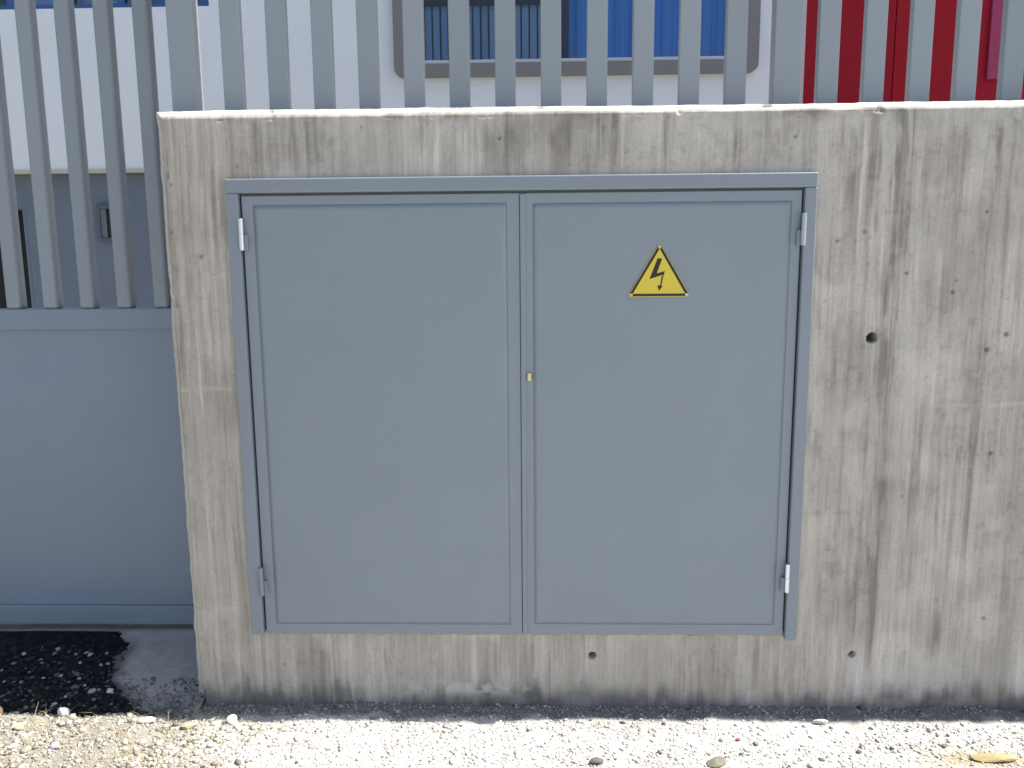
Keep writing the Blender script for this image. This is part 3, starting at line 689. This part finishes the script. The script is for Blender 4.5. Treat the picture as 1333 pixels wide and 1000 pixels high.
def wavy_panel(x0, x1, z0, z1, yf, seed):
    """raised door sheet: slightly uneven front, thin return to the backing sheet"""
    nx, nz = 60, 90
    xs = np.linspace(x0, x1, nx); zs = np.linspace(z0, z1, nz)
    X = np.repeat(xs[:, None], nz, 1); Z = np.repeat(zs[None], nx, 0)
    u = (X - x0) / (x1 - x0); v = (Z - z0) / (z1 - z0)
    edge = np.minimum(1, 3.2 * np.minimum(np.minimum(u, 1 - u), np.minimum(v, 1 - v)))
    Yv = yf + edge * edge * 0.0012 * (fbm((X * 2.2).ravel(), (Z * 2.0).ravel(), seed, 3) - 0.5).reshape(X.shape)
    bm = bmesh.new()
    vs = [[bm.verts.new((X[i, k], Yv[i, k], Z[i, k])) for k in range(nz)] for i in range(nx)]
    for i in range(nx - 1):
        for k in range(nz - 1):
            bm.faces.new((vs[i][k], vs[i + 1][k], vs[i + 1][k + 1], vs[i][k + 1]))
    rim = [vs[i][0] for i in range(nx)] + [vs[-1][k] for k in range(1, nz)] + [vs[i][-1] for i in range(nx - 2, -1, -1)] + [vs[0][k] for k in range(nz - 2, 0, -1)]
    back = [bm.verts.new((q.co.x, yf + 0.004, q.co.z)) for q in rim]
    for i in range(len(rim)):
        j = (i + 1) % len(rim); bm.faces.new((rim[i], back[i], back[j], rim[j]))
    return bm

def door(o, g, seed):
    d = obj('door', bevel_loops(ring(bmesh.new(), o, g, -0.0135, 0.0030), 0.0007), M['door'], cab, loc=((o[0] + o[1]) / 2, -0.0135, o[2]))
    obj('backing_sheet', B(g[0] - 0.012, g[1] + 0.012, -0.0118, 0.0010, g[2] - 0.012, g[3] + 0.012), M['door'], d)
    w = 0.0019
    obj('door_panel', wavy_panel(g[0] + w, g[1] - w, g[2] + w, g[3] - w, -0.0135, seed), M['door'], d, smooth=True)
    return d
dl = door((-0.8655, -0.0440, 0.2965, 1.6685), (-0.8330, -0.0810, 0.3280, 1.6425), 601)
dr = door((-0.0265, 0.7775, 0.2965, 1.6685), (-0.0050, 0.7500, 0.3300, 1.6400), 611)
obj('cover_strip', B(-0.0425, -0.0262, -0.0172, -0.004, 0.2975, 1.6675, 0.003, 3), M['door'], dr)
# lock
lk = bmesh.new(); cyl(lk, (-0.0160, -0.0145, 1.1265), 0.0112, 0.006, 'Y', 20, 0.001)
obj('lock', lk, paint('lock_rim', (0.20, 0.19, 0.13), 0.5, 0.2, 0, metal=0.3), dr)
lk = bmesh.new(); box(lk, -0.0228, -0.0112, -0.0215, -0.014, 1.1135, 1.1375, 0.0022)
obj('lock_key_plate', lk, M['brass'], dr)

def hinge(x, z, mat, label=None, tilt=0.0):
    bm = bmesh.new(); r = 0.0072
    cyl(bm, (x, -0.0300, z + 0.0235), r, 0.0455, 'Z', 18, 0.0012)
    cyl(bm, (x, -0.0300, z - 0.0235), r, 0.0455, 'Z', 18, 0.0012)
    cyl(bm, (x, -0.0300, z), r * 0.85, 0.004, 'Z', 18)
    h = obj('hinge', bm, mat, cab, loc=(x, -0.03, z))
    s = 1 if x < 0 else -1
    obj('leaf', B(min(x + s * 0.004, x + s * 0.016), max(x + s * 0.004, x + s * 0.016), -0.0245, -0.0130, z - 0.046, z - 0.001, 0.001), M['frame'], h)
    if label: h['label'] = label
    return h
hinge(-0.8665, 1.5565, M['steel'], 'bare bright steel hinge at top of the left door')
hinge(0.7815, 1.5565, paint('worn_hinge', (0.42, 0.45, 0.50), 0.35, 0.1, 0.02, metal=0.4), 'pale grey worn hinge at top of the right door')
hinge(-0.8680, 0.4755, M['frame'], 'painted grey hinge at foot of the left door')
hinge(0.7800, 0.4915, M['steel'], 'bare bright steel hinge at foot of the right door')

# ------------------------------------------------------------------ warning sign on the right door
sg = thing('warning_sign', 'yellow triangular warning sign with black lightning bolt on the right cabinet door', 'sign', (0.3685, -0.014, 1.3665))
def rtri(cx, zb, w, h, cut):
    """triangle with cut corners"""
    a = Vector((cx - w / 2, zb)); b = Vector((cx + w / 2, zb)); c = Vector((cx, zb + h)); P = []
    for p, q, r in ((a, c, b), (b, a, c), (c, b, a)):
        P.append(tuple(p + (q - p).normalized() * cut)); P.append(tuple(p + (r - p).normalized() * cut))
    return P
obj('plate', prism(bmesh.new(), rtri(0.3685, 1.3640, 0.1850, 0.1575, 0.008), -0.0165, -0.0140), M['yellow'], sg)
# black border as a printed band: three bars along the edges
bd = bmesh.new()
A_, B_, C_ = Vector((0.2782, 1.3656)), Vector((0.4588, 1.3656)), Vector((0.3685, 1.5192))
cen = (A_ + B_ + C_) / 3
for p, q in ((A_, B_), (B_, C_), (C_, A_)):
    d = (q - p).normalized(); nrm = Vector((-d.y, d.x))
    if nrm.dot(cen - p) < 0: nrm = -nrm
    s, e = p + d * 0.009, q - d * 0.009; wd = 0.0074
    prism(bd, [tuple(s), tuple(e), tuple(e - d * 0.003 + nrm * wd), tuple(s + d * 0.003 + nrm * wd)], -0.0169, -0.0164)
obj('border', bd, M['black_print'], sg)
def zp(x, y): return (0.3685 + (x - 527) * 0.000382, 1.3640 + (690 - y) * 0.000366)
bl = bmesh.new()
prism(bl, [zp(*a) for a in ((512, 382), (548, 384), (508, 502), (570, 484), (562, 520), (550, 516), (452, 548))], -0.0169, -0.0164)
prism(bl, [zp(*a) for a in ((547, 520), (559, 521), (545, 602), (534, 602))], -0.0169, -0.0164)
prism(bl, [zp(*a) for a in ((514, 598), (556, 604), (528, 642))], -0.0170, -0.0164)
obj('lightning_bolt', bl, M['black_print'], sg)
for p in (A_ + Vector((0.010, 0.0045)), B_ + Vector((-0.010, 0.0045)), C_ + Vector((0, -0.011))):
    t = bmesh.new(); cyl(t, (p.x, -0.0172, p.y), 0.0036, 0.002, 'Y', 12, 0.0006)
    obj('rivet', t, paint('rivet', (0.60, 0.60, 0.50), 0.4, 0.1, 0, metal=0.2), sg)

# ------------------------------------------------------------------ bar fence on the wall
fence = thing('bar_fence', 'grey vertical bar fence standing on top of the concrete wall', 'fence', (2.0, 0.115, 1.905))
def bar_mesh(name, w, d, h, bev):
    bm = B(-w / 2, w / 2, -d / 2, d / 2, 0, h, bev); me = bpy.data.meshes.new(name)
    bmesh.ops.recalc_face_normals(bm, faces=bm.faces); bm.to_mesh(me); bm.free(); me.materials.append(M['fence']); return me
bme = bar_mesh('bar', 0.0615, 0.030, 1.55, 0.003); pme = bar_mesh('post', 0.080, 0.050, 1.62, 0.003)
rb = random.Random(4)
for i in range(58):
    x = -1.0565 + 0.1372 * i + (0.008 if i else 0)
    post = i % 13 == 0
    if i == 13: x = 0.7505
    if 0 < i < 13: x = -0.9095 + (0.602 + 0.9095) * (i - 1) / 11 if i < 13 else x
    if i > 13: x = 0.874 + 0.1352 * (i - 14)
    if x > 7.3: break
    o = link('post' if post else 'bar', pme if post else bme, M['fence'], fence, Vector((x, 0.115, 1.905)))
    o.rotation_euler = (rb.uniform(-.0015, .0015), rb.uniform(-.0022, .0022), rb.uniform(-.02, .02))
obj('fence_rail', B(-1.10, 7.4, 0.132, 0.162, 3.28, 3.33, 0.003), M['fence'], fence)

# ------------------------------------------------------------------ sliding gate behind the wall
gate = thing('sliding_gate', 'grey steel gate left of the wall with bars above a solid sheet', 'gate', (-2.4, 0.38, 0.148))
gm = bpy.data.meshes.new('gate_bar'); b_ = B(-0.0265, 0.0265, -0.0265, 0.0265, 0, 2.05, 0.013, 4)
bmesh.ops.recalc_face_normals(b_, faces=b_.faces); b_.to_mesh(gm); b_.free(); gm.materials.append(M['gate_bar'])
for i in range(22):
    x = -1.1715 - 0.1312 * i - (0.0 if i else 0.006)
    link('bar', gm, M['gate_bar'], gate, Vector((x, 0.390, 1.314)))
obj('middle_rail', B(-4.2, -1.128, 0.358, 0.418, 1.243, 1.316, 0.004), M['gate'], gate)
obj('sheet_panel', B(-4.19, -1.130, 0.370, 0.398, 0.2205, 1.2425), M['gate'], gate)
obj('bottom_rail', B(-4.2, -1.128, 0.358, 0.418, 0.148, 0.220, 0.004), M['gate'], gate)
obj('top_rail', B(-4.2, -1.128, 0.358, 0.418, 3.36, 3.43, 0.004), M['gate'], gate)

# ------------------------------------------------------------------ yard and building behind
bm = bmesh.new(); box(bm, -9, 9, 0.505, 3.70, -0.05, 0.10)
tag(obj('yard', bm, M['yard']), kind='structure')

FY = 3.5
bld = thing('building', 'white walled building with blue windows and red cladding behind the fence', 'building', (0, FY, 0.10))
white = paint('white_render', (0.74, 0.77, 0.80), 0.8, 0.05, 0.15, dirt=0.02)
WX0, WX1, WZ0, WZ1 = -0.80, 1.360, 2.770, 4.30
LX1, LZ0, LZ1 = -2.235, 3.190, 4.30
wl = bmesh.new()
TOP = 6.2
box(wl, -9, LX1, FY, FY + 0.30, 2.105, LZ0)
box(wl, LX1, WX0, FY, FY + 0.30, 2.105, TOP)
box(wl, WX0, WX1, FY, FY + 0.30, 2.105, WZ0)
box(wl, WX1, 1.842, FY, FY + 0.30, 2.105, TOP)
box(wl, WX0, WX1, FY, FY + 0.30, WZ1, TOP)
box(wl, -9, LX1, FY, FY + 0.30, LZ1, TOP)
obj('white_wall', wl, white, bld)
obj('drip_edge', B(-9, 1.842, FY - 0.012, FY + 0.05, 2.080, 2.1035), paint('drip_edge', (0.50, 0.47, 0.36), 0.7, 0.1, 0), bld)
plm = paint('plinth_grey', (0.145, 0.178, 0.222), 0.75, 0.08, 0.1)
pl = bmesh.new()
box(pl, -3.722, 1.842, FY + 0.10, FY + 0.32, 0.08, 2.079); box(pl, -9, -5.2, FY + 0.10, FY + 0.32, 0.08, 2.079); box(pl, -5.2, -3.722, FY + 0.10, FY + 0.32, 1.84, 2.079)
obj('plinth_wall', pl, plm, bld)
dw = obj('doorway', B(-5.2, -3.722, FY + 0.40, FY + 0.46, 0.08, 1.84), M['dark'], bld)
obj('jamb', B(-3.745, -3.723, FY + 0.098, FY + 0.39, 0.08, 1.838), plm, dw)
# meter box on the plinth
mb = obj('meter_box', bevel_loops(ring(bmesh.new(), (-3.185, -3.030, 1.600, 1.862), (-3.160, -3.055, 1.628, 1.834), FY + 0.070, FY + 0.099), 0.004), M['grey_plastic'], bld)
obj('lid', B(-3.159, -3.118, FY + 0.080, FY + 0.0995, 1.629, 1.833), paint('lid_grey', (0.13, 0.145, 0.17), 0.5, .1, 0), mb)
obj('lid', B(-3.112, -3.056, FY + 0.085, FY + 0.0995, 1.629, 1.833), M['dark'], mb)

# glass
g = N('window_glass'); g.t.nodes.remove(g.b)
tr = g.n('ShaderNodeBsdfTransparent'); gl = g.n('ShaderNodeBsdfGlossy'); gl.inputs['Roughness'].default_value = 0.02
tr.inputs[0].default_value = (0.93, 0.96, 0.97, 1)
fr = g.n('ShaderNodeFresnel'); fr.inputs[0].default_value = 1.45
mx = g.n('ShaderNodeMixShader'); g.l(fr.outputs[0], mx.inputs[0]); g.l(tr.outputs[0], mx.inputs[1]); g.l(gl.outputs[0], mx.inputs[2]); g.l(mx.outputs[0], g.out.inputs[0])
M['glass'] = g.m
alu = paint('window_aluminium', (0.58, 0.60, 0.62), 0.45, 0.06, 0)
surround_m = paint('surround_grey', (0.19, 0.188, 0.19), 0.6, 0.08, 0.05)

def rrect(x0, x1, z0, z1, r, n=6):
    P = []
    for cx, cz, a0 in ((x1 - r, z0 + r, -90), (x1 - r, z1 - r, 0), (x0 + r, z1 - r, 90), (x0 + r, z0 + r, 180)):
        for k in range(n + 1):
            a = math.radians(a0 + 90 * k / n); P.append((cx + r * math.cos(a), cz + r * math.sin(a)))
    return P
def surround(outer, inner, y0, y1):
    bm = bmesh.new(); n = len(outer)
    of = [bm.verts.new((x, y0, z)) for x, z in outer]; ob = [bm.verts.new((x, y1, z)) for x, z in outer]
    nf = [bm.verts.new((x, y0, z)) for x, z in inner]; nb = [bm.verts.new((x, y1, z)) for x, z in inner]
    for k in range(n):
        j = (k + 1) % n
        bm.faces.new((of[k], of[j], nf[j], nf[k])); bm.faces.new((of[k], ob[k], ob[j], of[j])); bm.faces.new((nf[k], nf[j], nb[j], nb[k]))
    return bm
win = obj('window', surround(rrect(-0.958, 1.527, 2.692, 4.42, 0.060), rrect(-0.792, 1.352, 2.778, 4.292, 0.012), FY - 0.055, FY + 0.12), surround_m, bld, loc=(0.28, FY, 2.69))
fz = bmesh.new()
box(fz, -0.791, 1.351, FY - 0.04, FY + 0.075, 2.779, 2.802, 0.002)
box(fz, -0.791, -0.765, FY + 0.012, FY + 0.073, 2.8025, 4.285); box(fz, 1.325, 1.351, FY + 0.012, FY + 0.073, 2.8025, 4.285)
obj('frame', fz, alu, win)
obj('mullion', B(0.195, 0.243, FY + 0.014, FY + 0.071, 2.8025, 4.285, 0.002), paint('mullion_dark', (0.02, 0.03, 0.06), 0.5, .1, 0), win)
obj('pane', B(-0.764, 0.194, FY + 0.040, FY + 0.046, 2.8025, 4.284), M['glass'], win)
obj('pane', B(0.244, 1.324, FY + 0.040, FY + 0.046, 2.8025, 4.284), M['glass'], win)
slat_m = paint('blue_grey_slat', (0.22, 0.37, 0.64), 0.5, 0.15, 0)
sm = bpy.data.meshes.new('slat'); b_ = B(-0.0225, 0.0225, -0.002, 0.002, 0, 1.42); b_.to_mesh(sm); b_.free(); sm.materials.append(slat_m)
rs = random.Random(9)
for i in range(17):
    x = -0.735 + 0.0565 * i
    o = link('slat', sm, slat_m, win, Vector((x, FY + 0.105, 2.80))); o.rotation_euler.z = rs.uniform(-0.5, 0.5)
obj('blind_rail', B(-0.764, 0.20, FY + 0.052, FY + 0.080, 3.185, 3.230), M['dark'], win)
# blue curtain hanging in folds behind the right pane
cu = bmesh.new(); cols = []
for i in range(200):
    x = 0.245 + (1.325 - 0.245) * i / 199
    y = FY + 0.16 + 0.018 * math.sin(x * 52 + 0.9 * math.sin(x * 9)) + 0.008 * math.sin(x * 117) - 0.06
    cols.append((cu.verts.new((x, y, 2.80)), cu.verts.new((x, y, 4.28)), cu.verts.new((x, y + 0.003, 2.80)), cu.verts.new((x, y + 0.003, 4.28))))
for a, b in zip(cols[:-1], cols[1:]):
    cu.faces.new((a[0], b[0], b[1], a[1])); cu.faces.new((a[2], a[3], b[3], b[2]))
obj('curtain', cu, paint('blue_curtain', (0.055, 0.33, 0.88), 0.8, 0.1, 0), win, smooth=True)
obj('room_back', B(-0.90, 1.50, FY + 0.60, FY + 0.64, 2.6, 4.4), M['dark'], win)

# window at the upper left
lw = obj('window', B(-5.6, -2.236, FY + 0.02, FY + 0.08, 3.1905, 3.222, 0.002), paint('blue_frame', (0.03, 0.10, 0.28), 0.5, 0.1, 0), bld, loc=(-3, FY, 3.19))
for x in (-2.262, -2.86, -3.22, -3.64, -4.2):
    obj('mullion', B(x - 0.024, x + 0.024, FY + 0.022, FY + 0.078, 3.2225, 4.30), lw.data.materials[0], lw)
for x0, x1, dk in ((-2.836, -2.286, 1), (-3.196, -2.884, 0), (-3.616, -3.244, 0), (-4.176, -3.664, 2)):
    obj('pane', B(x0, x1, FY + 0.045, FY + 0.051, 3.2230, 4.30), M['glass'], lw)
    obj('blind', B(x0, x1, FY + 0.12, FY + 0.125, 3.2230, 4.30), (slat_m, paint('blue_blind', (0.04, 0.15, 0.40), .7, .1, 0), M['dark'])[dk if dk else 0], lw)

rf = bmesh.new(); box(rf, -9, 7.0, FY + 0.001, FY + 5, TOP + 0.002, TOP + 0.25)
obj('roof', rf, M['yard'], bld)
bw = bmesh.new(); box(bw, -9, 7.0, FY + 4.7, FY + 5, 0.1, TOP); box(bw, -9, -8.7, FY + 0.33, FY + 4.69, 0.1, TOP); box(bw, 6.7, 7.0, FY + 0.33, FY + 4.69, 0.1, TOP)
obj('back_wall', bw, white, bld)

# red cladding on the right
reds = [paint('red_panel', (0.33, 0.005, 0.022), 0.5, 0.06, 0.03, spec=0.2), paint('red_panel_deep', (0.28, 0.004, 0.014), 0.5, 0.06, 0.03, spec=0.2), paint('red_panel_bright', (0.31, 0.004, 0.013), 0.5, 0.06, 0.03, spec=0.2)]
xr = [1.8425, 2.445, 3.00, 3.62, 4.24, 4.86, 5.5, 6.2, 7.0]
for i in range(len(xr) - 1):
    for k, (za, zb) in enumerate(((0.10, 2.40), (2.406, 4.30), (4.306, TOP))):
        obj('red_panel', B(xr[i], xr[i + 1] - 0.006, FY - 0.030, FY + 0.06, za, zb, 0.002), reds[(i + k) % 3], bld)
obj('red_backing', B(1.8425, 7.0, FY + 0.061, FY + 0.30, 0.10, TOP), M['dark'], bld)
hb = obj('hatch', B(3.064, 3.260, FY - 0.052, FY - 0.0305, 2.624, 3.75, 0.003), paint('crimson_hatch', (0.33, 0.030, 0.095), 0.45, 0.05, 0), bld)
hb['label'] = 'lighter crimson hatch on the red cladding'
obj('corner_trim', B(1.800, 1.8415, FY - 0.034, FY - 0.001, 2.10, TOP, 0.002), paint('pale_trim', (0.50, 0.42, 0.44), 0.6, 0.05, 0), bld)
